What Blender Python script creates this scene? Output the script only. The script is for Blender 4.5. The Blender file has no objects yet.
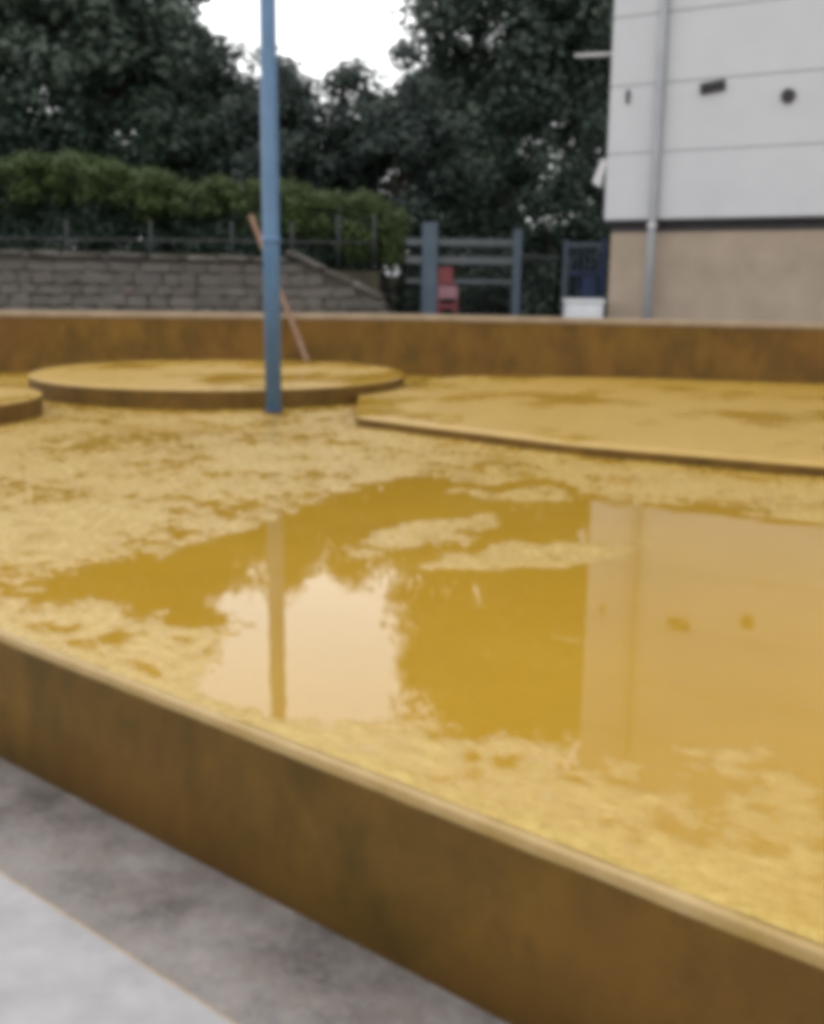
import bpy, bmesh, math, random
import numpy as np
from mathutils import Matrix, Vector

random.seed(7)
rng = np.random.default_rng(11)
scene = bpy.context.scene
COL = scene.collection
R = math.radians

# ------------------------------------------------------------------ camera
cam_d = bpy.data.cameras.new('camera')
cam = bpy.data.objects.new('camera', cam_d)
COL.objects.link(cam)
cam_d.sensor_fit = 'HORIZONTAL'
cam_d.sensor_width = 36.0
cam_d.lens = 1085 / 824 * 36
cam_d.clip_start = 0.05
cam_d.clip_end = 2000
_p, _r = math.atan(228 / 1085), 0.012
_f = Vector((0, math.cos(_p), -math.sin(_p)))
_u = Vector((0, math.sin(_p), math.cos(_p)))
_x = Vector((1, 0, 0))
_rt = _x * math.cos(_r) + _u * math.sin(_r)
_up = _u * math.cos(_r) - _x * math.sin(_r)
M = Matrix((_rt, _up, -_f)).transposed().to_4x4()
M.translation = (0, 0, 1.10)
cam.matrix_world = M
scene.camera = cam

# ------------------------------------------------------------------ overcast sky and veiled sun
SUN_EL, SUN_AZ = 58, -25           # ahead of the camera, to the left, behind the cloud
w = bpy.data.worlds.new('World')
scene.world = w
w.use_nodes = True
nt = w.node_tree
nt.nodes.clear()
sky = nt.nodes.new('ShaderNodeTexSky')
sky.sky_type = 'NISHITA'
sky.sun_disc = False
sky.sun_elevation = R(SUN_EL)
sky.sun_rotation = R(SUN_AZ)
sky.air_density = 1.5
sky.dust_density = 5
mixw = nt.nodes.new('ShaderNodeMix')
mixw.data_type = 'RGBA'
mixw.inputs['Factor'].default_value = 0.88
mixw.inputs['B'].default_value = (23.0, 23.0, 23.4, 1)      # even cloud cover
bg = nt.nodes.new('ShaderNodeBackground')
bg.inputs['Strength'].default_value = 0.10
out = nt.nodes.new('ShaderNodeOutputWorld')
nt.links.new(sky.outputs[0], mixw.inputs['A'])
nt.links.new(mixw.outputs['Result'], bg.inputs['Color'])
nt.links.new(bg.outputs[0], out.inputs['Surface'])

sun_d = bpy.data.lights.new('sun', 'SUN')
sun_d.energy = 0.6
sun_d.angle = R(35)
sun_d.color = (1.0, 0.96, 0.9)
sun = bpy.data.objects.new('sun', sun_d)
COL.objects.link(sun)
_d = Vector((math.sin(R(SUN_AZ)) * math.cos(R(SUN_EL)), math.cos(R(SUN_AZ)) * math.cos(R(SUN_EL)), math.sin(R(SUN_EL))))
sun.rotation_euler = _d.to_track_quat('Z', 'Y').to_euler()

scene.view_settings.view_transform = 'Standard'
scene.view_settings.look = 'None'
scene.view_settings.exposure = 0.0
scene.view_settings.gamma = 1.0
scene.view_settings.use_curve_mapping = False
scene.render.engine = 'CYCLES'
scene.cycles.max_bounces = 6
scene.cycles.transparent_max_bounces = 12
scene.cycles.use_denoising = True
scene.cycles.filter_width = 7.6     # the photograph is soft all over

# ------------------------------------------------------------------ helpers
def linkmesh(name, me, mat, parent=None, loc=None):
    o = bpy.data.objects.new(name, me)
    COL.objects.link(o)
    if mat is not None and len(me.materials) == 0:
        me.materials.append(mat)
    if parent is not None:
        o.parent = parent
    if loc is not None:
        o.location = loc
    return o

def pyd(name, verts, faces, mat, parent=None, smooth=False, loc=None):
    me = bpy.data.meshes.new(name)
    me.from_pydata([tuple(v) for v in verts], [], [tuple(f) for f in faces])
    if smooth:
        me.polygons.foreach_set('use_smooth', [True] * len(me.polygons))
    me.update()
    return linkmesh(name, me, mat, parent, loc)

def empty(name, loc, rz=0):
    o = bpy.data.objects.new(name, None)
    COL.objects.link(o)
    o.empty_display_size = 0.2
    o.location = loc
    o.rotation_euler = (0, 0, rz)
    return o

def tag(o, label=None, cat=None, group=None, kind=None):
    if label: o['label'] = label
    if cat: o['category'] = cat
    if group: o['group'] = group
    if kind: o['kind'] = kind
    return o

def box_bm(bm, x0, x1, y0, y1, z0, z1, bevel=0.0):
    r = bmesh.ops.create_cube(bm, size=1, matrix=Matrix.LocRotScale(
        ((x0 + x1) / 2, (y0 + y1) / 2, (z0 + z1) / 2), None, (x1 - x0, y1 - y0, z1 - z0)))
    if bevel > 0:
        es = list({e for v in r['verts'] for e in v.link_edges})
        bmesh.ops.bevel(bm, geom=es, offset=bevel, segments=2, affect='EDGES', profile=0.5)

def box(name, x0, x1, y0, y1, z0, z1, mat, parent=None, bevel=0.0):
    bm = bmesh.new()
    box_bm(bm, x0, x1, y0, y1, z0, z1, bevel)
    me = bpy.data.meshes.new(name)
    bm.to_mesh(me)
    bm.free()
    return linkmesh(name, me, mat, parent)

def tube_geo(pts, radii, n=12, V=None, Fc=None, cap=True):
    V = [] if V is None else V
    Fc = [] if Fc is None else Fc
    pts = [Vector(p) for p in pts]
    prev = None
    rings = []
    for i, p in enumerate(pts):
        t = (pts[min(i + 1, len(pts) - 1)] - pts[max(i - 1, 0)]).normalized()
        ref = Vector((0, 0, 1)) if abs(t.z) < 0.9 else Vector((1, 0, 0))
        if prev is not None:
            ref = prev
        a = (ref - t * ref.dot(t)).normalized()
        prev = a
        b = t.cross(a)
        base = len(V)
        for k in range(n):
            an = 2 * math.pi * k / n
            V.append(tuple(p + (a * math.cos(an) + b * math.sin(an)) * radii[i]))
        rings.append(base)
    for q, s in zip(rings[:-1], rings[1:]):
        for k in range(n):
            Fc.append((q + k, q + (k + 1) % n, s + (k + 1) % n, s + k))
    if cap:
        Fc.append(tuple(rings[0] + k for k in range(n))[::-1])
        Fc.append(tuple(rings[-1] + k for k in range(n)))
    return V, Fc

def tube(name, pts, radii, mat, parent=None, n=12, smooth=True):
    V, Fc = tube_geo(pts, radii, n)
    o = pyd(name, V, Fc, mat, parent, False)
    me = o.data
    for p in me.polygons:
        p.use_smooth = smooth and len(p.vertices) == 4
    return o

# ------------------------------------------------------------------ materials
def new_mat(name):
    m = bpy.data.materials.new(name)
    m.use_nodes = True
    n = m.node_tree
    b = n.nodes['Principled BSDF']
    return m, n, b

def noise(n, scale, detail=4, rough=0.6, coord='Object', stretch=None):
    tc = n.nodes.new('ShaderNodeTexCoord')
    nz = n.nodes.new('ShaderNodeTexNoise')
    nz.inputs['Scale'].default_value = scale
    nz.inputs['Detail'].default_value = detail
    nz.inputs['Roughness'].default_value = rough
    if stretch:
        mp = n.nodes.new('ShaderNodeMapping')
        mp.inputs['Scale'].default_value = stretch
        n.links.new(tc.outputs[coord], mp.inputs[0])
        n.links.new(mp.outputs[0], nz.inputs['Vector'])
    else:
        n.links.new(tc.outputs[coord], nz.inputs['Vector'])
    return nz.outputs['Fac']

def ramp(n, src, stops, interp='LINEAR'):
    r = n.nodes.new('ShaderNodeValToRGB')
    r.color_ramp.interpolation = interp
    els = r.color_ramp.elements
    while len(els) < len(stops):
        els.new(0.5)
    for e, (p, c) in zip(els, stops):
        e.position = p
        e.color = (*c, 1) if len(c) == 3 else c
    n.links.new(src, r.inputs[0])
    return r.outputs[0]

def mix(n, fac, a, b, mode='MIX'):
    m = n.nodes.new('ShaderNodeMix')
    m.data_type = 'RGBA'
    m.blend_type = mode
    for key, v in (('Factor', fac), ('A', a), ('B', b)):
        if isinstance(v, (int, float)):
            m.inputs[key].default_value = v
        elif isinstance(v, tuple):
            m.inputs[key].default_value = (*v, 1)
        else:
            n.links.new(v, m.inputs[key])
    return m.outputs['Result']

def bump(n, b, h, strength, dist):
    bp = n.nodes.new('ShaderNodeBump')
    bp.inputs['Strength'].default_value = strength
    bp.inputs['Distance'].default_value = dist
    n.links.new(h, bp.inputs['Height'])
    n.links.new(bp.outputs[0], b.inputs['Normal'])
    return bp

def simple(name, c0, c1, scale=8, rough=0.6, spec=0.4, bstr=0.0, bdist=0.005, stretch=None, metal=0.0, coord='Object'):
    m, n, b = new_mat(name)
    f = noise(n, scale, 5, 0.65, coord, stretch)
    n.links.new(ramp(n, f, [(0.3, c0), (0.7, c1)]), b.inputs['Base Color'])
    b.inputs['Roughness'].default_value = rough
    b.inputs['Specular IOR Level'].default_value = spec
    b.inputs['Metallic'].default_value = metal
    if bstr:
        bump(n, b, noise(n, scale * 6, 4, 0.7, coord), bstr, bdist)
    return m

# wet ochre floor paint
def floor_mat():
    m, n, b = new_mat('ochre_floor_paint')
    big = noise(n, 0.9, 4, 0.6)
    mid = noise(n, 24, 6, 0.8)
    fine = noise(n, 60, 3, 0.7)
    g = n.nodes.new('ShaderNodeNewGeometry')
    sp = n.nodes.new('ShaderNodeSeparateXYZ')
    n.links.new(g.outputs['Position'], sp.inputs[0])
    mr = n.nodes.new('ShaderNodeMapRange')          # paint that stands out of the water dries paler
    mr.inputs['From Min'].default_value = 0.0002
    mr.inputs['From Max'].default_value = 0.0050
    n.links.new(sp.outputs['Z'], mr.inputs['Value'])
    wet = ramp(n, big, [(0.3, (0.290, 0.173, 0.018)), (0.7, (0.330, 0.201, 0.024))])
    dry = ramp(n, mid, [(0.3, (0.25, 0.155, 0.014)), (0.5, (0.345, 0.225, 0.030)), (0.72, (0.43, 0.310, 0.085))])
    c = mix(n, mr.outputs[0], wet, dry)
    c = mix(n, ramp(n, fine, [(0.58, (0, 0, 0)), (0.74, (0.6, 0.6, 0.6))]), c, (0.19, 0.125, 0.022))
    n.links.new(c, b.inputs['Base Color'])
    n.links.new(ramp(n, mid, [(0.35, (0.18,) * 3), (0.7, (0.45,) * 3)]), b.inputs['Roughness'])
    def upto(v):                                     # no air gloss on paint that lies under water
        q = n.nodes.new('ShaderNodeMath')
        q.operation = 'MULTIPLY'
        q.inputs[1].default_value = v
        n.links.new(air, q.inputs[0])
        return q.outputs[0]
    ma = n.nodes.new('ShaderNodeMapRange')
    ma.inputs['From Min'].default_value = -0.0004
    ma.inputs['From Max'].default_value = 0.0004
    n.links.new(sp.outputs['Z'], ma.inputs['Value'])
    air = ma.outputs[0]
    n.links.new(upto(0.4), b.inputs['Specular IOR Level'])
    n.links.new(upto(0.45), b.inputs['Coat Weight'])
    b.inputs['Coat Roughness'].default_value = 0.12
    b.inputs['Coat IOR'].default_value = 1.36
    h = mix(n, 0.5, noise(n, 45, 4, 0.7), noise(n, 130, 3, 0.7))
    bp = bump(n, b, h, 0.8, 0.007)
    n.links.new(bp.outputs[0], b.inputs['Coat Normal'])
    return m

# wet ochre paint on the round steps: film of water in the low spots
def disc_mat():
    m, n, b = new_mat('ochre_wet_paint')
    big = noise(n, 0.8, 5, 0.6)
    mid = noise(n, 7, 5, 0.7)
    c = ramp(n, mid, [(0.3, (0.275, 0.162, 0.016)), (0.75, (0.34, 0.212, 0.032))])
    n.links.new(c, b.inputs['Base Color'])
    wet = ramp(n, big, [(0.50, (0, 0, 0)), (0.62, (1, 1, 1))])
    n.links.new(ramp(n, wet, [(0.0, (0.36,) * 3), (1.0, (0.08,) * 3)]), b.inputs['Roughness'])
    h = mix(n, wet, mix(n, 0.5, noise(n, 45, 4, 0.7), noise(n, 120, 3, 0.7)), (0.5, 0.5, 0.5))
    bump(n, b, h, 0.7, 0.008)
    return m

# brown-ochre wall paint, rain-streaked
def wallpaint(name, k=1.0, tint=(1, 1, 1)):
    m, n, b = new_mat(name)
    streak = noise(n, 3.0, 6, 0.65, stretch=(1, 1, 0.7))
    blot = noise(n, 1.1, 4, 0.6)
    fine = noise(n, 40, 4, 0.7)
    A = tuple(k * v * t for v, t in zip((0.105, 0.058, 0.008), tint))
    B = tuple(k * v * t for v, t in zip((0.185, 0.098, 0.014), tint))
    Cc = tuple(k * v * t for v, t in zip((0.165, 0.072, 0.015), tint))
    c = ramp(n, streak, [(0.38, A), (0.62, B)])
    c = mix(n, ramp(n, blot, [(0.45, (0, 0, 0)), (0.7, (0.6,) * 3)]), c, Cc)
    c = mix(n, ramp(n, fine, [(0.62, (0, 0, 0)), (0.74, (0.5,) * 3)]), c, (0.26 * k, 0.16 * k, 0.04 * k))
    c = mix(n, ramp(n, noise(n, 14, 6, 0.75), [(0.56, (0, 0, 0)), (0.70, (0.45,) * 3)]), c, (0.07 * k, 0.04 * k, 0.01 * k))
    n.links.new(c, b.inputs['Base Color'])
    b.inputs['Roughness'].default_value = 0.7
    b.inputs['Specular IOR Level'].default_value = 0.2
    bump(n, b, mix(n, 0.4, noise(n, 9, 5, 0.6), fine), 0.35, 0.01)
    return m

MAT = {}
MAT['floor'] = floor_mat()
MAT['disc'] = disc_mat()
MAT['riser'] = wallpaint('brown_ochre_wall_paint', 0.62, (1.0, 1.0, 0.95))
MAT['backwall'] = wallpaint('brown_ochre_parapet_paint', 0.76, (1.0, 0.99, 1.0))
MAT['rim'] = simple('worn_pale_ochre_edge', (0.22, 0.135, 0.025), (0.30, 0.205, 0.08), 7, 0.5, 0.5, 0.4, 0.006)
MAT['coping'] = simple('pale_worn_coping', (0.18, 0.125, 0.07), (0.26, 0.19, 0.115), 5, 0.6, 0.4, 0.3, 0.006)
MAT['apron'] = None
MAT['white_clad'] = simple('white_wall_panel', (0.37, 0.378, 0.397), (0.415, 0.423, 0.44), 1.2, 0.55, 0.4, 0.1, 0.004)
MAT['joint'] = simple('panel_joint', (0.28, 0.285, 0.30), (0.315, 0.32, 0.335), 6, 0.8, 0.2)
MAT['tan'] = simple('tan_render', (0.24, 0.192, 0.143), (0.31, 0.25, 0.188), 2.5, 0.75, 0.3, 0.3, 0.01)
MAT['darkband'] = simple('dark_recess', (0.025, 0.024, 0.026), (0.045, 0.043, 0.046), 5, 0.6, 0.3)
MAT['pipe'] = simple('grey_pipe', (0.19, 0.20, 0.215), (0.26, 0.27, 0.285), 3, 0.45, 0.5)
MAT['blackish'] = simple('black_hole', (0.012, 0.012, 0.013), (0.03, 0.03, 0.03), 20, 0.6, 0.3)
MAT['lampwhite'] = simple('lamp_white', (0.42, 0.42, 0.42), (0.48, 0.48, 0.48), 10, 0.4, 0.5)
MAT['bluepole'] = simple('blue_pole_paint', (0.040, 0.098, 0.190), (0.070, 0.145, 0.25), 2.2, 0.35, 0.5, 0.05, 0.002, (3, 3, 1))
MAT['bluedark'] = simple('dark_blue_paint', (0.008, 0.020, 0.060), (0.014, 0.030, 0.085), 3, 0.4, 0.5)
MAT['greymetal'] = simple('galvanised_metal', (0.055, 0.063, 0.07), (0.082, 0.09, 0.097), 6, 0.5, 0.5)
MAT['dimmetal'] = simple('dull_wire_metal', (0.016, 0.018, 0.02), (0.03, 0.032, 0.035), 6, 0.6, 0.4)
MAT['postgrey'] = simple('grey_blue_post', (0.055, 0.078, 0.10), (0.08, 0.105, 0.13), 3, 0.7, 0.3, 0.2, 0.01)
MAT['red'] = simple('red_sign_paint', (0.10, 0.012, 0.015), (0.14, 0.02, 0.024), 6, 0.5, 0.4)
MAT['pink'] = simple('pale_pink_panel', (0.15, 0.07, 0.083), (0.20, 0.095, 0.11), 6, 0.5, 0.4)
MAT['whitebox'] = simple('white_cabinet', (0.45, 0.46, 0.47), (0.53, 0.54, 0.55), 4, 0.5, 0.4)
MAT['plank'] = simple('weathered_plank', (0.10, 0.052, 0.028), (0.19, 0.115, 0.075), 4, 0.7, 0.3, 0.3, 0.004, (6, 6, 1))
MAT['mortar'] = simple('stone_wall_mortar', (0.062, 0.055, 0.046), (0.082, 0.074, 0.063), 6, 0.9, 0.2, 0.4, 0.01)
MAT['bark'] = simple('bark', (0.035, 0.028, 0.022), (0.07, 0.058, 0.048), 6, 0.9, 0.2, 0.6, 0.02, (4, 4, 1))
MAT['soil'] = simple('leaf_litter_soil', (0.03, 0.028, 0.018), (0.06, 0.055, 0.035), 3, 0.95, 0.2, 0.5, 0.03)
MAT['asphalt'] = simple('wet_asphalt', (0.04, 0.04, 0.042), (0.075, 0.073, 0.072), 2, 0.6, 0.4, 0.3, 0.01)
MAT['tanline'] = simple('sandy_joint', (0.22, 0.165, 0.11), (0.30, 0.235, 0.165), 20, 0.8, 0.3)

def stone_mat():
    m, n, b = new_mat('rubble_stone')
    oi = n.nodes.new('ShaderNodeObjectInfo')
    base = ramp(n, oi.outputs['Random'], [(0.0, (0.070, 0.060, 0.048)), (0.3, (0.095, 0.082, 0.066)), (0.55, (0.125, 0.107, 0.088)), (0.8, (0.08, 0.073, 0.064)), (1.0, (0.108, 0.084, 0.065))])
    c = mix(n, ramp(n, noise(n, 9, 5, 0.7), [(0.35, (0, 0, 0)), (0.75, (0.6,) * 3)]), base, (0.10, 0.095, 0.08))
    n.links.new(c, b.inputs['Base Color'])
    b.inputs['Roughness'].default_value = 0.85
    bump(n, b, noise(n, 25, 5, 0.7), 0.5, 0.02)
    return m
MAT['stone'] = stone_mat()

def apron_mat():
    m, n, b = new_mat('stained_concrete')
    f1 = noise(n, 3.2, 8, 0.7)
    f2 = noise(n, 11, 8, 0.75)
    f3 = noise(n, 90, 3, 0.7)
    c = ramp(n, f1, [(0.36, (0.066, 0.058, 0.056)), (0.5, (0.122, 0.108, 0.098)), (0.64, (0.185, 0.168, 0.156))])
    c = mix(n, ramp(n, f2, [(0.50, (0, 0, 0)), (0.62, (0.75,) * 3)]), c, (0.13, 0.112, 0.10))
    c = mix(n, ramp(n, f2, [(0.32, (0.8,) * 3), (0.42, (0, 0, 0))]), c, (0.085, 0.085, 0.105))
    c = mix(n, ramp(n, f3, [(0.56, (0, 0, 0)), (0.70, (0.5,) * 3)]), c, (0.26, 0.24, 0.22))
    n.links.new(c, b.inputs['Base Color'])
    n.links.new(ramp(n, f1, [(0.4, (0.35,) * 3), (0.6, (0.65,) * 3)]), b.inputs['Roughness'])
    bump(n, b, mix(n, 0.5, f2, f3), 0.35, 0.008)
    return m
MAT['apron'] = apron_mat()
MAT['pavement'] = simple('pale_paving', (0.185, 0.181, 0.183), (0.26, 0.254, 0.256), 7, 0.6, 0.4, 0.25, 0.006)

def water_mat():
    m = bpy.data.materials.new('rain_water')
    m.use_nodes = True
    n = m.node_tree
    n.nodes.clear()
    o = n.nodes.new('ShaderNodeOutputMaterial')
    tr = n.nodes.new('ShaderNodeBsdfTransparent')
    tr.inputs['Color'].default_value = (0.99, 0.97, 0.92, 1)
    gl = n.nodes.new('ShaderNodeBsdfGlossy')
    gl.inputs['Roughness'].default_value = 0.03
    fr = n.nodes.new('ShaderNodeFresnel')
    fr.inputs['IOR'].default_value = 1.55
    mx = n.nodes.new('ShaderNodeMixShader')
    bp = n.nodes.new('ShaderNodeBump')
    bp.inputs['Strength'].default_value = 0.045
    bp.inputs['Distance'].default_value = 0.01
    n.links.new(noise(n, 5, 2, 0.5), bp.inputs['Height'])
    n.links.new(bp.outputs[0], gl.inputs['Normal'])
    geo = n.nodes.new('ShaderNodeNewGeometry')
    inv = n.nodes.new('ShaderNodeMath')
    inv.operation = 'SUBTRACT'
    inv.inputs[0].default_value = 1.0
    n.links.new(geo.outputs['Backfacing'], inv.inputs[1])
    mul = n.nodes.new('ShaderNodeMath')
    mul.operation = 'MULTIPLY'
    n.links.new(fr.outputs[0], mul.inputs[0])
    n.links.new(inv.outputs[0], mul.inputs[1])
    n.links.new(mul.outputs[0], mx.inputs[0])     # a thin film only mirrors from above
    n.links.new(tr.outputs[0], mx.inputs[1])
    n.links.new(gl.outputs[0], mx.inputs[2])
    n.links.new(mx.outputs[0], o.inputs[0])
    return m
MAT['water'] = water_mat()

def leaf_mat(name, dark, light, trans=0.25):
    m = bpy.data.materials.new(name)
    m.use_nodes = True
    n = m.node_tree
    n.nodes.clear()
    o = n.nodes.new('ShaderNodeOutputMaterial')
    g = n.nodes.new('ShaderNodeNewGeometry')
    c = ramp(n, g.outputs['Random Per Island'], [(0.0, dark), (1.0, light)])
    d = n.nodes.new('ShaderNodeBsdfPrincipled')
    d.inputs['Roughness'].default_value = 0.55
    d.inputs['Specular IOR Level'].default_value = 0.25
    t = n.nodes.new('ShaderNodeBsdfTranslucent')
    n.links.new(c, d.inputs['Base Color'])
    n.links.new(c, t.inputs['Color'])
    mx = n.nodes.new('ShaderNodeMixShader')
    mx.inputs[0].default_value = trans
    n.links.new(d.outputs[0], mx.inputs[1])
    n.links.new(t.outputs[0], mx.inputs[2])
    n.links.new(mx.outputs[0], o.inputs[0])
    return m
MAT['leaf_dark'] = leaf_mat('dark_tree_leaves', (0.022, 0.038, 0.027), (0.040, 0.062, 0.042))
MAT['leaf_mid'] = leaf_mat('grey_green_tree_leaves', (0.044, 0.064, 0.049), (0.076, 0.101, 0.075))
MAT['leaf_far'] = leaf_mat('far_tree_leaves', (0.030, 0.046, 0.039), (0.052, 0.071, 0.057))
MAT['leaf_hedge'] = leaf_mat('hedge_leaves', (0.036, 0.057, 0.016), (0.066, 0.094, 0.026))

# ------------------------------------------------------------------ ground
GZ = -0.43
def front(x):               # front edge of the painted platform
    return 2.204 - 0.82 * x
def back(x):                # face of the parapet wall
    return 13.45 + 0.0815 * x if x < 0 else 13.45 - 0.288 * x
tag(pyd('ground', [(-400, -400, GZ - 0.05), (400, -400, GZ - 0.05), (400, 400, GZ - 0.05), (-400, 400, GZ - 0.05)], [(0, 1, 2, 3)], MAT['asphalt']), kind='structure')

def slab(name, x0, x1, off0, off1, z0, z1, mat, kind='structure'):
    """strip parallel to the platform's front edge; off = distance in y in front of the edge"""
    v = []
    for z in (z0, z1):
        for x, o_ in ((x0, off1), (x1, off1), (x1, off0), (x0, off0)):
            v.append((x, front(x) - o_, z))
    f = [(3, 2, 1, 0), (4, 5, 6, 7), (0, 1, 5, 4), (1, 2, 6, 5), (2, 3, 7, 6), (3, 0, 4, 7)]
    return tag(pyd(name, v, f, mat), kind=kind)
slab('concrete_apron', -9.0, 9.0, 0.0, 0.485, GZ - 0.1, GZ, MAT['apron'])
slab('sandy_joint', -9.0, 9.0, 0.485, 0.502, GZ - 0.1, GZ + 0.006, MAT['tanline'])
slab('pavement', -9.0, 9.0, 0.502, 4.5, GZ - 0.1, GZ + 0.012, MAT['pavement'])

# ------------------------------------------------------------------ painted platform floor with real low spots
MAIN = [(-1.41, 3.75), (-1.35, 4.14), (-0.99, 4.49), (-0.67, 5.01), (-0.4, 5.85), (-0.07, 6.32), (0.39, 6.15), (0.80, 6.3), (1.02, 5.72), (1.26, 5.5), (1.62, 5.38), (2.0, 5.15), (2.4, 5.0), (1.1, 2.26), (0.94, 2.28), (0.76, 2.38), (0.56, 2.47), (0.37, 2.5), (0.1, 2.46), (0.03, 2.58), (-0.2, 2.61), (-0.42, 2.67), (-0.56, 2.82), (-0.6, 3.15), (-0.56, 3.43), (-0.72, 3.36), (-0.99, 3.53), (-1.26, 3.63)]
ISLES = [[(-0.28, 4.4), (0.04, 4.96), (0.38, 5.12), (0.31, 4.81), (-0.05, 4.49), (-0.2, 4.24)],
         [(0.06, 4.25), (0.38, 4.54), (0.76, 4.66), (1.04, 4.6), (0.81, 4.29), (0.27, 4.17)],
         [(0.31, 5.78), (0.72, 5.99), (1.03, 5.83), (0.78, 5.59), (0.41, 5.56)]]
SMALL = [[(0.61, 2.36), (0.79, 2.34), (0.74, 2.19), (0.62, 2.2)]]

def sdf(poly, X, Y):        # negative inside
    d = np.full(X.shape, 1e9)
    ins = np.zeros(X.shape, bool)
    n = len(poly)
    for i in range(n):
        ax, ay = poly[i]
        bx, by = poly[(i + 1) % n]
        ex, ey = bx - ax, by - ay
        t = np.clip(((X - ax) * ex + (Y - ay) * ey) / (ex * ex + ey * ey), 0, 1)
        d = np.minimum(d, np.hypot(X - ax - t * ex, Y - ay - t * ey))
        c = ((ay > Y) != (by > Y)) & (X < ex * (Y - ay) / (ey if ey else 1e-9) + ax)
        ins ^= c
    return np.where(ins, -d, d)

def vnoise(X, Y, cell, seed):
    r = np.random.default_rng(seed)
    T = r.random((256, 256))
    x, y = X / cell + 500.3, Y / cell + 500.7
    xi, yi = np.floor(x).astype(int), np.floor(y).astype(int)
    fx, fy = x - xi, y - yi
    fx, fy = fx * fx * (3 - 2 * fx), fy * fy * (3 - 2 * fy)
    g = lambda a, b: T[a % 256, b % 256]
    return ((g(xi, yi) * (1 - fx) + g(xi + 1, yi) * fx) * (1 - fy) + (g(xi, yi + 1) * (1 - fx) + g(xi + 1, yi + 1) * fx) * fy) * 2 - 1

xs = np.concatenate([np.linspace(-9, -3.2, 40)[:-1], np.linspace(-3.2, 3.6, 420)[:-1], np.linspace(3.6, 9, 40)])
ts = np.linspace(0, 1, 620) ** 1.7
XX, TT = np.meshgrid(xs, ts)
FR = 2.204 - 0.82 * XX + 0.036
BK = np.where(XX < 0, 13.45 + 0.0815 * XX, 13.45 - 0.288 * XX)
YY = FR + (BK - FR) * TT
# warp the outline so that no puddle edge is straight
wx = XX + 0.06 * vnoise(XX, YY, 0.25, 1) + 0.03 * vnoise(XX, YY, 0.08, 2) + 0.015 * vnoise(XX, YY, 0.03, 8)
wy = YY + 0.10 * vnoise(XX, YY, 0.30, 3) + 0.06 * vnoise(XX, YY, 0.10, 4) + 0.03 * vnoise(XX, YY, 0.035, 9)
s = sdf(MAIN, wx, wy)
for q in SMALL:
    s = np.minimum(s, sdf(q, wx, wy))
for q in ISLES:
    s = np.maximum(s, -sdf(q, wx, wy))
hh = np.clip(s * 0.03, -0.007, 0.0010)
amp = np.clip((s + 0.30) / 0.34, 0.10, 1.0)
hh = hh + amp * (0.0022 * vnoise(XX, YY, 0.34, 5) + 0.0021 * vnoise(XX, YY, 0.09, 6) + 0.0021 * vnoise(XX, YY, 0.04, 7))
hh = hh + amp * 0.0011 * np.random.default_rng(5).normal(size=XX.shape)
edge = np.clip(1 - (YY - FR) / 0.10, 0, 1)
hh = hh * (1 - 0.7 * edge) + edge * 0.0065
n_r, n_c = XX.shape
V = np.stack([XX, YY, hh], -1).reshape(-1, 3)
idx = np.arange(n_r * n_c).reshape(n_r, n_c)
Q = np.stack([idx[:-1, :-1], idx[:-1, 1:], idx[1:, 1:], idx[1:, :-1]], -1).reshape(-1, 4)

def fast_mesh(name, V, Q):
    me = bpy.data.meshes.new(name)
    me.vertices.add(len(V))
    me.vertices.foreach_set('co', np.asarray(V, np.float32).ravel())
    me.loops.add(Q.size)
    me.loops.foreach_set('vertex_index', Q.ravel().astype(np.int32))
    me.polygons.add(len(Q))
    me.polygons.foreach_set('loop_start', np.arange(0, Q.size, Q.shape[1], dtype=np.int32))
    me.polygons.foreach_set('loop_total', np.full(len(Q), Q.shape[1], np.int32))
    me.update(calc_edges=True)
    return me
me = fast_mesh('platform_floor', V, Q)
me.polygons.foreach_set('use_smooth', [True] * len(me.polygons))
tag(linkmesh('platform_floor', me, MAT['floor']), kind='structure')
wv = [(x, front(x) + 0.08, 0.0) for x in (-8.95, 0, 8.95)] + [(x, back(x), 0.0) for x in (8.95, 0, -8.95)]
tag(pyd('water', wv, [(0, 1, 4, 5), (1, 2, 3, 4)], MAT['water']), kind='structure')

# front wall of the platform with a worn rounded rim
pw = tag(empty('platform_wall', (0, front(0), GZ)), 'low brown ochre wall running along the near edge of the wet yellow floor', 'wall')
def prism(name, prof, mat, parent, x0=-9.0, x1=9.0, off=(0, 0, 0), nseg=60, wob=0.0):
    vs, fs = [], []
    m_ = len(prof)
    for i in range(nseg + 1):
        x = x0 + (x1 - x0) * i / nseg
        for (d, z) in prof:
            j = wob * (random.random() - 0.5)
            vs.append((x - off[0], front(x) + d + j - off[1], z + j - off[2]))
    for i in range(nseg):
        for k in range(m_ - 1):
            a = i * m_ + k
            fs.append((a, a + m_, a + m_ + 1, a + 1))
    return pyd(name, vs, fs, mat, parent, True)
o_ = (0, front(0), GZ)
prism('wall_face', [(0.3, GZ - 0.1), (0.0, GZ - 0.1), (0.0, -0.2), (0.0, -0.022)], MAT['riser'], pw, off=o_)
prism('rim', [(0.002, -0.022), (0.002, 0.000), (0.005, 0.005), (0.011, 0.0065), (0.024, 0.0065), (0.034, 0.0058), (0.05, 0.003)], MAT['rim'], pw, off=o_, nseg=300, wob=0.0016)
for x in (-9.0, 9.0):
    ya, yb = front(x), back(x)
    pyd('side_wall', [(x - o_[0], ya - o_[1], GZ - 0.1 - GZ), (x, yb - o_[1], GZ - 0.1 - GZ), (x, yb - o_[1], -GZ + 0.004), (x, ya - o_[1], -GZ + 0.004)], [(0, 1, 2, 3)], MAT['riser'], pw)

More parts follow.
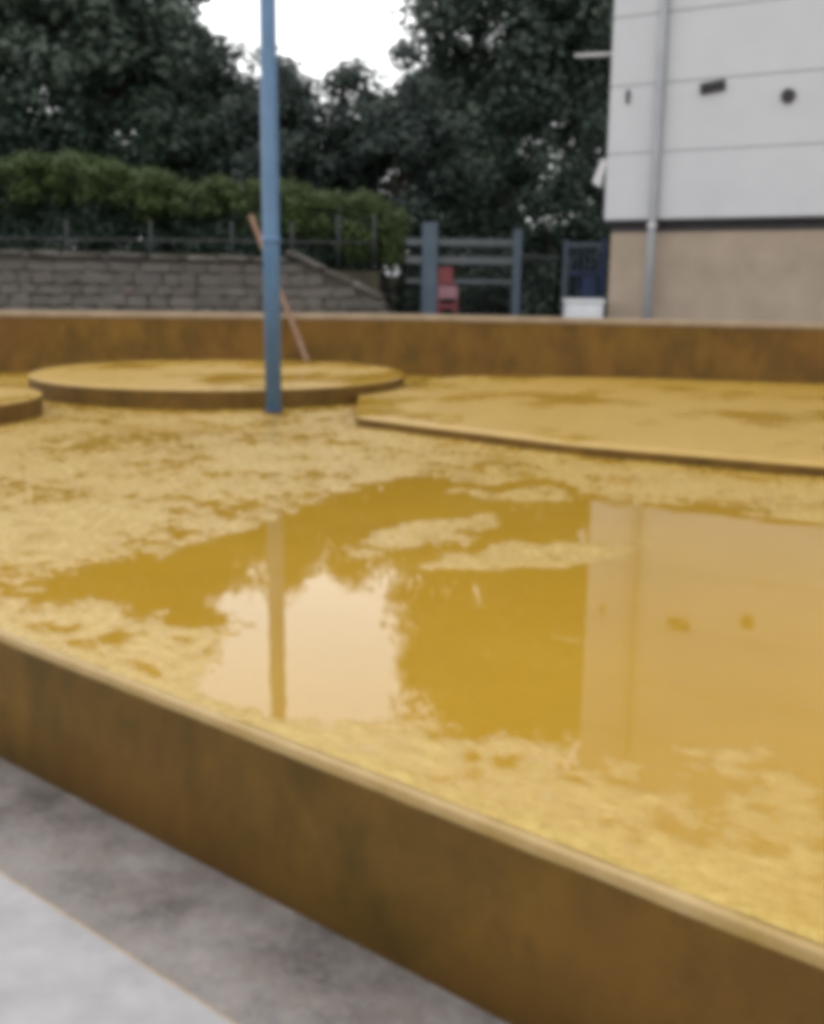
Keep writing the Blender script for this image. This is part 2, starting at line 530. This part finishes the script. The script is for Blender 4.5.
# parapet wall at the back
pa = tag(empty('parapet_wall', (0, 13.45, GZ)), 'long brown ochre parapet wall with pale coping behind the round steps', 'wall')
def wallseg(name, pts, d0, d1, z0, z1, mat, parent, org, bev=0):
    vs, fs = [], []
    for (x, y) in pts:
        for d, z in ((d0, z0), (d0, z1 - bev), (d0 + bev, z1), (d1 - bev, z1), (d1, z1 - bev), (d1, z0)):
            vs.append((x - org[0], y + d - org[1], z - org[2]))
    for i in range(len(pts) - 1):
        for k in range(6):
            a, b_ = i * 6 + k, i * 6 + (k + 1) % 6
            fs.append((a, a + 6, b_ + 6, b_))
    fs.append(tuple(range(5, -1, -1)))
    fs.append(tuple((len(pts) - 1) * 6 + k for k in range(6)))
    return pyd(name, vs, fs, mat, parent)
pts = [(-9.2, back(-9.2)), (0, 13.45), (9.2, back(9.2))]
wallseg('wall_body', pts, 0, 0.24, GZ - 0.1, 0.665, MAT['backwall'], pa, (0, 13.45, GZ))
wallseg('coping', pts, -0.015, 0.26, 0.667, 0.73, MAT['coping'], pa, (0, 13.45, GZ), 0.015)

# ------------------------------------------------------------------ round steps
def step(name, cx, cy, outline, top, label):
    """low step with a rounded arris; outline = points round (cx, cy), counter-clockwise"""
    t = tag(empty(name, (cx, cy, 0)), label, 'platform', 'low painted steps on the wet floor')
    n = len(outline)
    P_ = [Vector((x, y)) for x, y in outline]
    def inset(d):
        return [p * (1 - d / p.length) for p in P_]
    rings = [(P_, top - 0.014), (inset(0.004), top - 0.005), (inset(0.014), top)] + [([p * k for p in P_], top) for k in (0.9, 0.7, 0.5, 0.3, 0.1)]
    vs, fs = [], []
    for (ps, z) in rings:
        vs += [(p.x, p.y, z) for p in ps]
    for i in range(len(rings) - 1):
        for k in range(n):
            fs.append((i * n + k, i * n + (k + 1) % n, (i + 1) * n + (k + 1) % n, (i + 1) * n + k))
    fs.append(tuple((len(rings) - 1) * n + k for k in range(n)))
    pyd('step_top', vs, fs, MAT['disc'], t, True)
    ps = inset(0.002)
    vs = [(p.x, p.y, z) for z in (-0.02, top - 0.014) for p in ps]
    fs = [(k, (k + 1) % n, n + (k + 1) % n, n + k) for k in range(n)]
    pyd('step_side', vs, fs, MAT['riser'], t)
    return t
def circle(r_, n=128):
    return [(r_ * math.cos(2 * math.pi * k / n), r_ * math.sin(2 * math.pi * k / n)) for k in range(n)]
def rounded(pts, cx, cy, rounds=2, q=0.05):
    pts = [(x - cx, y - cy) for x, y in pts]
    for i in range(rounds):
        nw = []
        for (ax, ay), (bx, by) in zip(pts, pts[1:] + pts[:1]):
            nw += [(ax + (bx - ax) * q, ay + (by - ay) * q), (bx + (ax - bx) * q, by + (ay - by) * q)]
        pts, q = nw, 0.25
    return pts
WIDE = [(-0.53, 10.7), (-0.47, 8.5), (1.1, 7.10), (2.45, 6.36), (4.4, 5.7), (5.9, 7.6), (5.6, 10.9), (4.6, 12.0), (2.6, 12.55), (0.6, 12.6)]
step('round_step', -2.0, 11.37, circle(1.91), 0.18, 'round yellow step directly behind the blue pole, against the parapet wall')
step('wide_step', 2.6, 9.4, rounded(WIDE, 2.6, 9.4), 0.075, 'widest and lowest yellow step, at the right in front of the parapet')
step('round_step', -4.17, 8.8, circle(1.10), 0.165, 'round yellow step cut off by the left edge of the picture')

# ------------------------------------------------------------------ blue pole
po = tag(empty('blue_pole', (-1.21, 9.38, 0)), 'tall round blue painted steel pole standing on the wet yellow floor', 'pole')
tube('shaft', [(0, 0, -0.02), (0, 0, 1.5), (0, 0, 3.0), (0, 0, 5.6)], [0.072, 0.072, 0.070, 0.068], MAT['bluepole'], po, 24)
tube('collar', [(0, 0, 1.42), (0, 0, 1.425), (0, 0, 1.475), (0, 0, 1.48)], [0.074, 0.079, 0.079, 0.074], MAT['bluepole'], po, 24)
tube('base_sleeve', [(0, 0, 0.0), (0, 0, 0.03), (0, 0, 0.035)], [0.080, 0.080, 0.073], MAT['bluedark'], po, 24)
tube('cap', [(0, 0, 5.6), (0, 0, 5.63), (0, 0, 5.66)], [0.075, 0.075, 0.02], MAT['bluedark'], po, 24)

# plank leaning over the parapet
a, b_ = Vector((-1.25, 12.84, 0.195)), Vector((-2.07, 14.10, 1.92))
d = (b_ - a).normalized()
side = d.cross(Vector((0, 1, 0))).normalized()
nn = d.cross(side).normalized()
vs = []
for p in (a, b_):
    for (u, v) in ((-0.030, -0.011), (0.030, -0.011), (0.030, 0.011), (-0.030, 0.011)):
        vs.append(tuple(p + side * u + nn * v))
tag(pyd('leaning_plank', vs, [(0, 1, 2, 3), (7, 6, 5, 4), (0, 4, 5, 1), (1, 5, 6, 2), (2, 6, 7, 3), (3, 7, 4, 0)], MAT['plank']), 'narrow brown plank leaning on the parapet wall behind the blue pole', 'plank')

# ------------------------------------------------------------------ white building
ang = math.atan(-0.60)
BO = (2.64, 15.73, GZ)      # its left corner; local +x runs along the front wall, -y faces the camera
bd = tag(empty('white_building', BO, ang), 'tall building with white panelled wall above a tan base', 'building')
L, DP, HT = 16.0, 8.5, 9.2
box('wall_base', 0.08, L, 0.10, DP, -0.1, 2.27, MAT['tan'], bd)
box('recess_band', 0.09, L, 0.14, DP - 0.05, 2.27, 2.43, MAT['darkband'], bd)
box('drip_edge', 0.0, L, -0.012, 0.10, 2.408, 2.432, MAT['darkband'], bd)
box('wall_core', 0.012, L - 0.02, 0.018, DP, 2.434, HT, MAT['joint'], bd)
row_h, z = 0.88, 2.434
k = 0
while z < HT - 0.1:
    z1 = min(z + row_h, HT)
    x = 0.0
    w_ = 7.4 if k % 2 else 6.1
    while x < L - 0.05:
        x1 = min(x + w_, L)
        j = random.uniform(-0.003, 0.003)
        box('wall_panel', x + 0.004, x1 - 0.004, j, 0.016 + 0.004, z + 0.007, z1 - 0.007, MAT['white_clad'], bd, 0.004)
        x, w_ = x1, 7.4
    y = 0.03
    while y < DP - 0.05:
        y1 = min(y + 3.0, DP)
        box('wall_panel', 0.0, 0.011, y + 0.004, y1 - 0.004, z + 0.007, z1 - 0.007, MAT['white_clad'], bd, 0.003)
        y = y1
    z, k = z1, k + 1
box('roof', -0.15, L + 0.15, -0.15, DP + 0.15, HT, HT + 0.18, MAT['greymetal'], bd, 0.02)
def along(x):               # distance along the wall from world x
    return (x - BO[0]) / math.cos(ang)
# downpipe
px = along(3.265)
pipe = tube('downpipe', [(px, -0.075, 0.0), (px, -0.075, 2.1), (px, -0.075, HT)], [0.054] * 3, MAT['pipe'], bd, 14)
for z in (0.5, 2.32, 5.6, 7.6):
    tube('pipe_bracket', [(px, -0.075, z), (px, -0.075, z + 0.002), (px, -0.075, z + 0.05), (px, -0.075, z + 0.052)], [0.055, 0.062, 0.062, 0.055], MAT['lampwhite'], pipe, 14)
# openings in the wall
vx, vz = along(3.86), 3.66 - GZ
v = empty('vent_slot', (vx, -0.004, vz)); v.parent = bd
v.rotation_euler = (0, R(-7), 0)
box('vent_frame', -0.165, 0.165, -0.03, 0.0, -0.07, 0.07, MAT['blackish'], v, 0.008)
for q in range(3):
    box('vent_slat', -0.15, 0.15, -0.042, -0.028, -0.05 + q * 0.042, -0.037 + q * 0.042, MAT['dimmetal'], v)
hx, hz = along(4.69), 3.48 - GZ
h = empty('round_vent', (hx, -0.004, hz)); h.parent = bd
tube('vent_ring', [(0, 0.0, 0), (0, -0.03, 0), (0, -0.035, 0)], [0.088, 0.088, 0.07], MAT['blackish'], h, 20)
box('wall_bracket', along(2.87) - 0.025, along(2.87) + 0.025, -0.03, 0.0, 3.54 - GZ, 3.71 - GZ, MAT['dimmetal'], bd, 0.005)
# arm and floodlight on the left corner
arm = tube('lamp_arm', [(0.05, 0.3, 4.25 - GZ), (-0.3, 0.3, 4.26 - GZ), (-0.66, 0.3, 4.28 - GZ)], [0.022, 0.022, 0.02], MAT['lampwhite'], bd, 10)
box('arm_plate', -0.012, 0.0, 0.22, 0.38, 4.16 - GZ, 4.36 - GZ, MAT['lampwhite'], arm)
fl = empty('floodlight', (-0.14, 0.18, 2.63 - GZ)); fl.parent = bd
pyd('lamp_head', [(-0.09, -0.1, -0.10), (0.02, -0.1, -0.17), (0.10, -0.1, 0.12), (0.03, -0.1, 0.22), (-0.09, 0.1, -0.10), (0.02, 0.1, -0.17), (0.10, 0.1, 0.12), (0.03, 0.1, 0.22)],
    [(0, 1, 2, 3), (7, 6, 5, 4), (0, 4, 5, 1), (1, 5, 6, 2), (2, 6, 7, 3), (3, 7, 4, 0)], MAT['lampwhite'], fl)
box('lamp_bracket', 0.06, 0.16, -0.02, 0.02, -0.03, 0.02, MAT['pipe'], fl)

# ------------------------------------------------------------------ rubble retaining wall and the terrace behind it
tag(box('terrace', -60, -0.6, 18.33, 70, GZ - 0.1, 1.30, MAT['soil']), kind='structure')
sw = tag(empty('stone_wall', (-5, 18.0, GZ)), 'grey rubble stone retaining wall behind the parapet at the left', 'wall')
def top_at(x):
    return 1.56 - 0.015 * (x + 7) if x < -1.75 else max(0.30, 1.48 - 0.46 * (x + 1.75))
prof = [(-12, top_at(-12)), (-1.75, top_at(-1.75)), (-0.5, top_at(-0.5))]
vs, fs = [], []
for (x, zt) in prof:
    for y in (18.06, 18.34):
        vs += [(x + 5, y - 18, -0.1), (x + 5, y - 18, zt - GZ - 0.06)]
for i in range(2):
    b0 = i * 4
    fs += [(b0, b0 + 4, b0 + 5, b0 + 1), (b0 + 1, b0 + 5, b0 + 7, b0 + 3), (b0 + 2, b0 + 3, b0 + 7, b0 + 6)]
fs += [(8, 10, 11, 9)]
pyd('wall_core', vs, fs, MAT['mortar'], sw)
protos = []
for q in range(8):          # a few rough blocks of unit size, shared between the stones
    bm = bmesh.new()
    box_bm(bm, -0.5, 0.5, -0.5, 0.5, -0.5, 0.5)
    bmesh.ops.bevel(bm, geom=bm.edges[:], offset=0.12, segments=1, affect='EDGES')
    for v_ in bm.verts:
        v_.co += Vector((random.uniform(-.09, .09), random.uniform(-.12, .12), random.uniform(-.12, .12)))
    me = bpy.data.meshes.new('stone')
    bm.to_mesh(me)
    bm.free()
    me.materials.append(MAT['stone'])
    protos.append(me)
z = 0.28
while z < 1.5:
    hgt = random.uniform(0.15, 0.22)
    x = -9.2 + random.uniform(0, 0.3)
    while x < -0.55:
        wd = random.uniform(0.22, 0.55)
        if z + hgt < top_at(x + wd) - 0.02:
            o = linkmesh('stone', random.choice(protos), MAT['stone'], sw, (x + wd / 2 + 5, 0.06, z + hgt / 2 - GZ))
            o.scale = (wd - 0.025, random.uniform(0.10, 0.15), hgt - 0.02)
            o.rotation_euler = (0, random.uniform(-.09, .09), 0)
        x += wd
    z += hgt
x = -9.3
while x < -0.6:
    wd = random.uniform(0.45, 0.75)
    xm = x + wd / 2
    o = linkmesh('coping_stone', random.choice(protos), MAT['stone'], sw, (xm + 5, 0.17, top_at(xm) - GZ - 0.035))
    sl = math.atan(0.46) if xm > -1.75 else 0.0
    o.scale = (wd - 0.02, 0.42, 0.085)
    o.rotation_euler = (0, sl, 0)
    x += wd * math.cos(sl)

# railing on the terrace
rl = tag(empty('terrace_railing', (-3, 18.6, 1.3)), 'thin grey metal railing on top of the stone wall below the hedge', 'railing')
for x in (-8.6, -7.2, -5.8, -4.4, -3.05, -2.05, -1.28, -0.68):
    tube('post', [(x + 3, 0, 0), (x + 3, 0, 0.78 if x < -1.5 else 0.9)], [0.022, 0.022], MAT['dimmetal'], rl, 8)
for z in (0.46,):
    tube('rail', [(-5.6, 0, z), (0, 0, z), (2.32, 0, z)], [0.017] * 3, MAT['dimmetal'], rl, 8)

# ------------------------------------------------------------------ fence, gate, sign, cabinet beyond the parapet
fe = tag(empty('metal_fence', (1.0, 19.0, GZ)), 'grey metal fence with one thick and one thin post left of the building', 'fence')
box('thick_post', 0.25 - 0.13 - 1, 0.25 + 0.13 - 1, -0.12, 0.12, 0, 2.11 - GZ, MAT['postgrey'], fe, 0.012)
box('thin_post', 1.74 - 0.07 - 1, 1.74 + 0.07 - 1, -0.06, 0.06, 0, 2.02 - GZ, MAT['postgrey'], fe, 0.01)
for z, hh_ in ((1.80, 0.055), (1.50, 0.06), (1.15, 0.03), (0.3, 0.04)):
    box('rail', -1.15, 0.66, -0.025, 0.025, z - hh_ - GZ, z + hh_ - GZ, MAT['greymetal'], fe, 0.006)
for z in (1.58, 0.35):
    box('rail', 0.82, 1.45, -0.02, 0.02, z - 0.03 - GZ, z + 0.03 - GZ, MAT['dimmetal'], fe, 0.005)
for i in range(24):
    x = -1.1 + i * 0.107
    if abs(x + 0.75) < 0.16 or abs(x - 0.74) < 0.09:
        continue
    tube('wire', [(x, 0.03, 0.1), (x, 0.03, (1.80 if x < 0.7 else 1.55) - GZ)], [0.006, 0.006], MAT['dimmetal'], fe, 6)

ga = tag(empty('blue_gate', (2.79, 18.2, GZ)), 'blue framed metal gate beside the left corner of the white building', 'gate')
box('gate_post', -0.36, -0.30, -0.03, 0.03, 0, 1.82 - GZ, MAT['postgrey'], ga, 0.006)
box('gate_post', 0.25, 0.33, -0.03, 0.03, 0, 1.86 - GZ, MAT['bluedark'], ga, 0.006)
box('top_rail', -0.30, 0.25, -0.022, 0.022, 1.72 - GZ, 1.79 - GZ, MAT['postgrey'], ga, 0.006)
box('mid_rail', -0.30, 0.25, -0.02, 0.02, 1.28 - GZ, 1.33 - GZ, MAT['bluedark'], ga, 0.005)
box('blue_panel', -0.06, 0.20, -0.012, 0.012, 0.3, 1.26 - GZ, MAT['bluedark'], ga)
for i in range(5):
    tube('bar', [(-0.25 + i * 0.11, 0, 0.2), (-0.25 + i * 0.11, 0, 1.73 - GZ)], [0.009] * 2, MAT['bluedark'], ga, 6)

sg = tag(empty('red_sign', (0.46, 16.0, GZ)), 'small red sign on two legs with a pale pink lower panel behind the parapet', 'sign')
box('upper_panel', -0.11, 0.09, -0.012, 0.012, 1.10 - GZ, 1.34 - GZ, MAT['red'], sg, 0.004)
box('lower_panel', -0.12, 0.16, -0.016, 0.010, 0.90 - GZ, 1.08 - GZ, MAT['pink'], sg, 0.004)
for x in (-0.105, 0.145):
    box('leg', x - 0.018, x + 0.018, 0.012, 0.04, 0, (1.34 if x < 0 else 1.06) - GZ, MAT['red'], sg)
    box('foot', x - 0.02, x + 0.02, -0.2, 0.2, 0, 0.03, MAT['red'], sg)
box('crossbar', -0.085, 0.125, 0.014, 0.036, 0.76 - GZ, 0.82 - GZ, MAT['red'], sg)

cb = tag(empty('white_cabinet', (2.37, 15.5, GZ)), 'low white metal cabinet behind the parapet in front of the blue gate', 'cabinet')
box('body', -0.25, 0.25, -0.2, 0.2, 0.05, 0.87 - GZ, MAT['whitebox'], cb, 0.01)
box('lid', -0.27, 0.27, -0.22, 0.22, 0.872 - GZ, 0.92 - GZ, MAT['whitebox'], cb, 0.01)
dr = box('door', -0.22, 0.22, -0.213, -0.201, 0.12, 0.82 - GZ, MAT['whitebox'], cb, 0.004)
box('handle', 0.14, 0.165, -0.235, -0.214, 0.75, 0.90, MAT['greymetal'], dr)
box('plinth', -0.23, 0.23, -0.18, 0.18, 0, 0.049, MAT['dimmetal'], cb)

# ------------------------------------------------------------------ foliage
def leaves(centres, per, spread, size, seed, flat=0.75):
    r = np.random.default_rng(seed)
    C_ = np.repeat(np.asarray(centres), per, 0)
    S_ = np.repeat(np.asarray(spread).reshape(-1, 1) if np.ndim(spread) else np.full((len(centres), 1), spread), per, 0)
    g = r.normal(size=C_.shape)
    g /= np.linalg.norm(g, axis=1, keepdims=True)
    p = C_ + g * S_ * (r.random((len(C_), 1)) ** 0.45) * np.array([1, 1, flat])
    n = g * 0.8 + r.normal(size=p.shape) * 0.38 + np.array([0, 0, 0.6])
    n /= np.linalg.norm(n, axis=1, keepdims=True)
    t = np.cross(n, r.normal(size=p.shape))
    t /= np.linalg.norm(t, axis=1, keepdims=True)
    b = np.cross(n, t)
    L_ = size * (0.7 + 0.6 * r.random((len(p), 1)))
    W_ = L_ * 0.55
    # a bent leaf: four corners of a kite, slightly folded
    q = np.stack([p - t * L_ * 0.5, p + b * W_ * 0.5 - n * L_ * 0.06, p + t * L_ * 0.5 - n * L_ * 0.12, p - b * W_ * 0.5 - n * L_ * 0.06], 1)
    V = q.reshape(-1, 3)
    Q = np.arange(len(V)).reshape(-1, 4)
    return V, Q

def crown_clumps(rad, n, seed, low=-0.75, drop=0.0):
    """clump centres spread through an ellipsoid, denser toward its skin"""
    r = np.random.default_rng(seed)
    out = []
    while len(out) < n:
        g = r.normal(size=3)
        g /= np.linalg.norm(g)
        if g[2] < low:
            continue
        k = 0.35 + 0.65 * r.random() ** 0.5
        k *= 0.82 + 0.28 * math.sin(3.1 * g[0] + seed) * math.cos(2.7 * g[1] + g[2] * 2.2 + seed * 0.7)
        out.append((g[0] * rad[0] * k, g[1] * rad[1] * k, g[2] * rad[2] * k - drop * r.random()))
    return np.array(out)

def tree(base, height, rad, cz, mat, label, seed, n_cl=70, per=190, leaf=0.22, clump=0.75, trunk_r=0.2, lean=(0, 0), flat=0.75, drop=0.0, low=-0.75):
    r = random.Random(seed)
    t = tag(empty('tree', base), label, 'tree', 'trees behind the playground')
    cl = crown_clumps(rad, n_cl, seed, low, drop) + np.array([lean[0], lean[1], cz])
    V, Q = leaves(cl, per, np.random.default_rng(seed).uniform(0.6, 1.25, len(cl)) * clump, leaf, seed, flat)
    linkmesh('crown', fast_mesh('crown', V, Q), mat, t)
    TV, TF = [], []
    top = cz + rad[2] * 0.45
    path, rr = [], []
    for i in range(7):
        u = i / 6
        path.append((lean[0] * u + 0.12 * r.uniform(-1, 1) * (i > 0), lean[1] * u + 0.12 * r.uniform(-1, 1) * (i > 0), -0.15 + top * u))
        rr.append(trunk_r * (1.25 if i == 0 else 1) * (1 - 0.8 * u))
    tube_geo(path, rr, 9, TV, TF)
    for c in cl[::max(1, n_cl // 22)]:
        u = r.uniform(0.35, 0.9)
        i = min(5, int(u * 6))
        p0 = Vector(path[i]).lerp(Vector(path[i + 1]), u * 6 - i)
        p2 = Vector(c)
        p1 = p0.lerp(p2, 0.5) + Vector((r.uniform(-.2, .2), r.uniform(-.2, .2), r.uniform(0, .4)))
        tube_geo([p0, p1, p2], [rr[i] * 0.45, rr[i] * 0.25, 0.02], 6, TV, TF)
    pyd('trunk', TV, TF, MAT['bark'], t, True)
    return t

LD, LM, LF = MAT['leaf_dark'], MAT['leaf_mid'], MAT['leaf_far']
# left: dark trees on the terrace
tree((-9.2, 25.0, 1.3), 9, (3.0, 2.6, 3.9), 6.0, LD, 'dark broad tree in the far left corner above the hedge', 21, 80, 200)
tree((-6.6, 23.6, 1.3), 8, (2.0, 2.0, 2.7), 4.9, LM, 'dark leafy tree left of the blue pole, reaching out of the picture', 22, 60, 190)
tree((-6.55, 28.0, 1.3), 9, (2.0, 2.4, 3.6), 5.4, LD, 'dark tree whose crown ends at the bright sky gap', 23, 75, 200)
tree((-12.5, 30.0, 1.3), 10, (4.0, 3.0, 4.6), 6.0, LD, 'tall dark tree at the back of the left corner', 24, 70, 180, 0.26, 1.0)
tree((-4.75, 25.6, 1.3), 6, (1.35, 1.3, 2.2), 2.9, LD, 'dark bushy tree just left of the blue pole at the sky gap', 25, 55, 190, 0.16, 0.55, 0.12)
# centre: lower and farther
tree((-2.7, 22.4, 1.3), 6, (1.4, 1.1, 2.0), 2.3, LF, 'low tree right beside the blue pole under the sky gap', 31, 55, 190, 0.15, 0.5, 0.10)
tree((-1.45, 23.6, 1.3), 6, (1.0, 1.0, 2.1), 2.6, LF, 'small pointed tree below the middle of the sky gap', 32, 40, 170, 0.14, 0.42, 0.09)
tree((-0.3, 22.6, 1.0), 6, (1.35, 1.2, 2.0), 2.5, LF, 'low tree left of the large drooping tree', 33, 55, 190, 0.15, 0.5, 0.10)
# right: large drooping tree and its neighbours
tree((2.0, 27.0, GZ), 13, (3.35, 2.8, 5.4), 8.6, LM, 'large grey green drooping tree left of the white building', 41, 150, 220, 0.21, 0.85, 0.24, (0.5, 0.3), 1.15, 1.2)
tree((5.4, 30.5, GZ), 13, (3.2, 3.0, 5.6), 8.0, LD, 'tall dark tree partly hidden behind the white building', 42, 150, 200, 0.24, 0.95)
tree((0.9, 31.0, GZ), 9, (1.9, 2.0, 3.0), 5.2, LD, 'dark tree filling the gap under the drooping tree', 43, 80, 190, 0.24, 0.85)

def shrub(base, rad, mat, label, seed, n_cl=45, per=150, leaf=0.16, clump=0.5):
    t = tag(empty('shrub', base), label, 'shrub', 'dark shrubs in front of the trees')
    cl = crown_clumps(rad, n_cl, seed, -0.3) + np.array([0, 0, rad[2] * 0.55])
    V, Q = leaves(cl, per, clump, leaf, seed, 0.9)
    linkmesh('foliage', fast_mesh('foliage', V, Q), mat, t)
    TV, TF = [], []
    for c in cl[::8]:
        tube_geo([(c[0] * 0.1, c[1] * 0.1, -0.1), tuple(c * 0.5), tuple(c)], [0.035, 0.022, 0.008], 6, TV, TF)
    pyd('stem', TV, TF, MAT['bark'], t, True)
for i, (x, y, h_) in enumerate(((-9.6, 22.6, 2.6), (-7.3, 23.0, 2.9), (-5.0, 22.8, 2.7), (-2.9, 23.4, 2.4))):
    shrub((x, y, 1.3), (1.5, 1.0, h_), LD, ['dark shrub behind the hedge in the far left corner', 'dark tall shrub behind the hedge below the left trees',
          'dark shrub behind the hedge just left of the blue pole', 'dark shrub behind the hedge just right of the blue pole'][i], 61 + i, 60)
shrub((0.8, 22.6, GZ), (1.5, 1.2, 2.6), LD, 'dark shrub behind the thick grey fence post', 51)
shrub((2.9, 22.4, GZ), (1.4, 1.2, 2.5), LD, 'dark shrub behind the thin fence post', 52)
shrub((4.6, 24.2, GZ), (1.8, 1.4, 3.6), LD, 'tall dark shrub beside the corner of the white building', 53, 60)
shrub((2.0, 25.0, GZ), (2.4, 1.3, 3.8), LD, 'wide dark shrub under the drooping tree', 54, 70)

# dark thicket that closes the view under the crowns
TH = []
r = np.random.default_rng(77)
for i in range(420):
    x = r.uniform(-26, 20)
    gz = 1.3 if x < -0.6 else GZ
    TH.append((x, 41 + r.uniform(-2, 4), gz + r.uniform(0.2, 4.6) * (1.35 if x < -7 or x > 3 else 1.0)))
for i in range(260):
    x = r.uniform(-26, 20)
    TH.append((x, 46 + r.uniform(-2, 3), (1.3 if x < -0.6 else GZ) + r.uniform(0.0, 5.0)))
V, Q = leaves(np.array(TH), 110, r.uniform(0.9, 1.5, len(TH)), 0.30, 78, 0.9)
tag(linkmesh('thicket', fast_mesh('thicket', V, Q), LF), 'dark distant wood closing the view behind the trees', 'wood', kind='stuff')

# clipped hedge along the terrace
hd = tag(empty('hedge', (-4.5, 20.2, 1.3)), 'long clipped green hedge above the stone wall, sloping down to the right', 'hedge')
HC = []
r = np.random.default_rng(91)
def hedge_top(x):
    return np.interp(x, [-12, -5.9, -5.2, -4.2, -2.0, -0.6, -0.25], [3.35, 3.32, 3.12, 3.02, 2.80, 2.66, 2.35])
for i in range(440):
    x = r.uniform(-11.5, -0.42)
    tp = hedge_top(x) + 0.10 * math.sin(x * 3.3) * math.cos(x * 1.3)
    HC.append((x + 4.5, r.uniform(-0.75, 0.75), tp - 0.12 - r.random() ** 1.3 * 0.8 - 1.3))
for i in range(90):             # the rounded right-hand end hangs lower
    a_ = r.uniform(0, 1)
    HC.append((4.5 - 1.25 + 0.95 * a_, r.uniform(-0.75, 0.6), r.uniform(0.25, 1.25 - 0.35 * a_ ** 3)))
V, Q = leaves(np.array(HC), 100, r.uniform(0.20, 0.34, len(HC)), 0.09, 92, 0.7)
linkmesh('foliage', fast_mesh('foliage', V, Q), MAT['leaf_hedge'], hd)
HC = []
for i in range(700):            # lower part of the hedge, set back; its shade put in as darker leaves
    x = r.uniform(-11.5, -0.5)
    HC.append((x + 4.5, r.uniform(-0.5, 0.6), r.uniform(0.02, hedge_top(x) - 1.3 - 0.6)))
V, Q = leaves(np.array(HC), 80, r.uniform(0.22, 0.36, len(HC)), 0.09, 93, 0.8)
linkmesh('shaded_foliage', fast_mesh('shaded_foliage', V, Q), LD, hd)
x = -11.0
while x < -0.6:
    tube('stem', [(x + 4.5, 0.1, -0.1), (x + 4.5 + random.uniform(-.1, .1), 0.1, 0.6), (x + 4.5 + random.uniform(-.15, .15), 0.1, 1.2)], [0.04, 0.03, 0.015], MAT['bark'], hd, 6)
    x += random.uniform(0.6, 0.9)
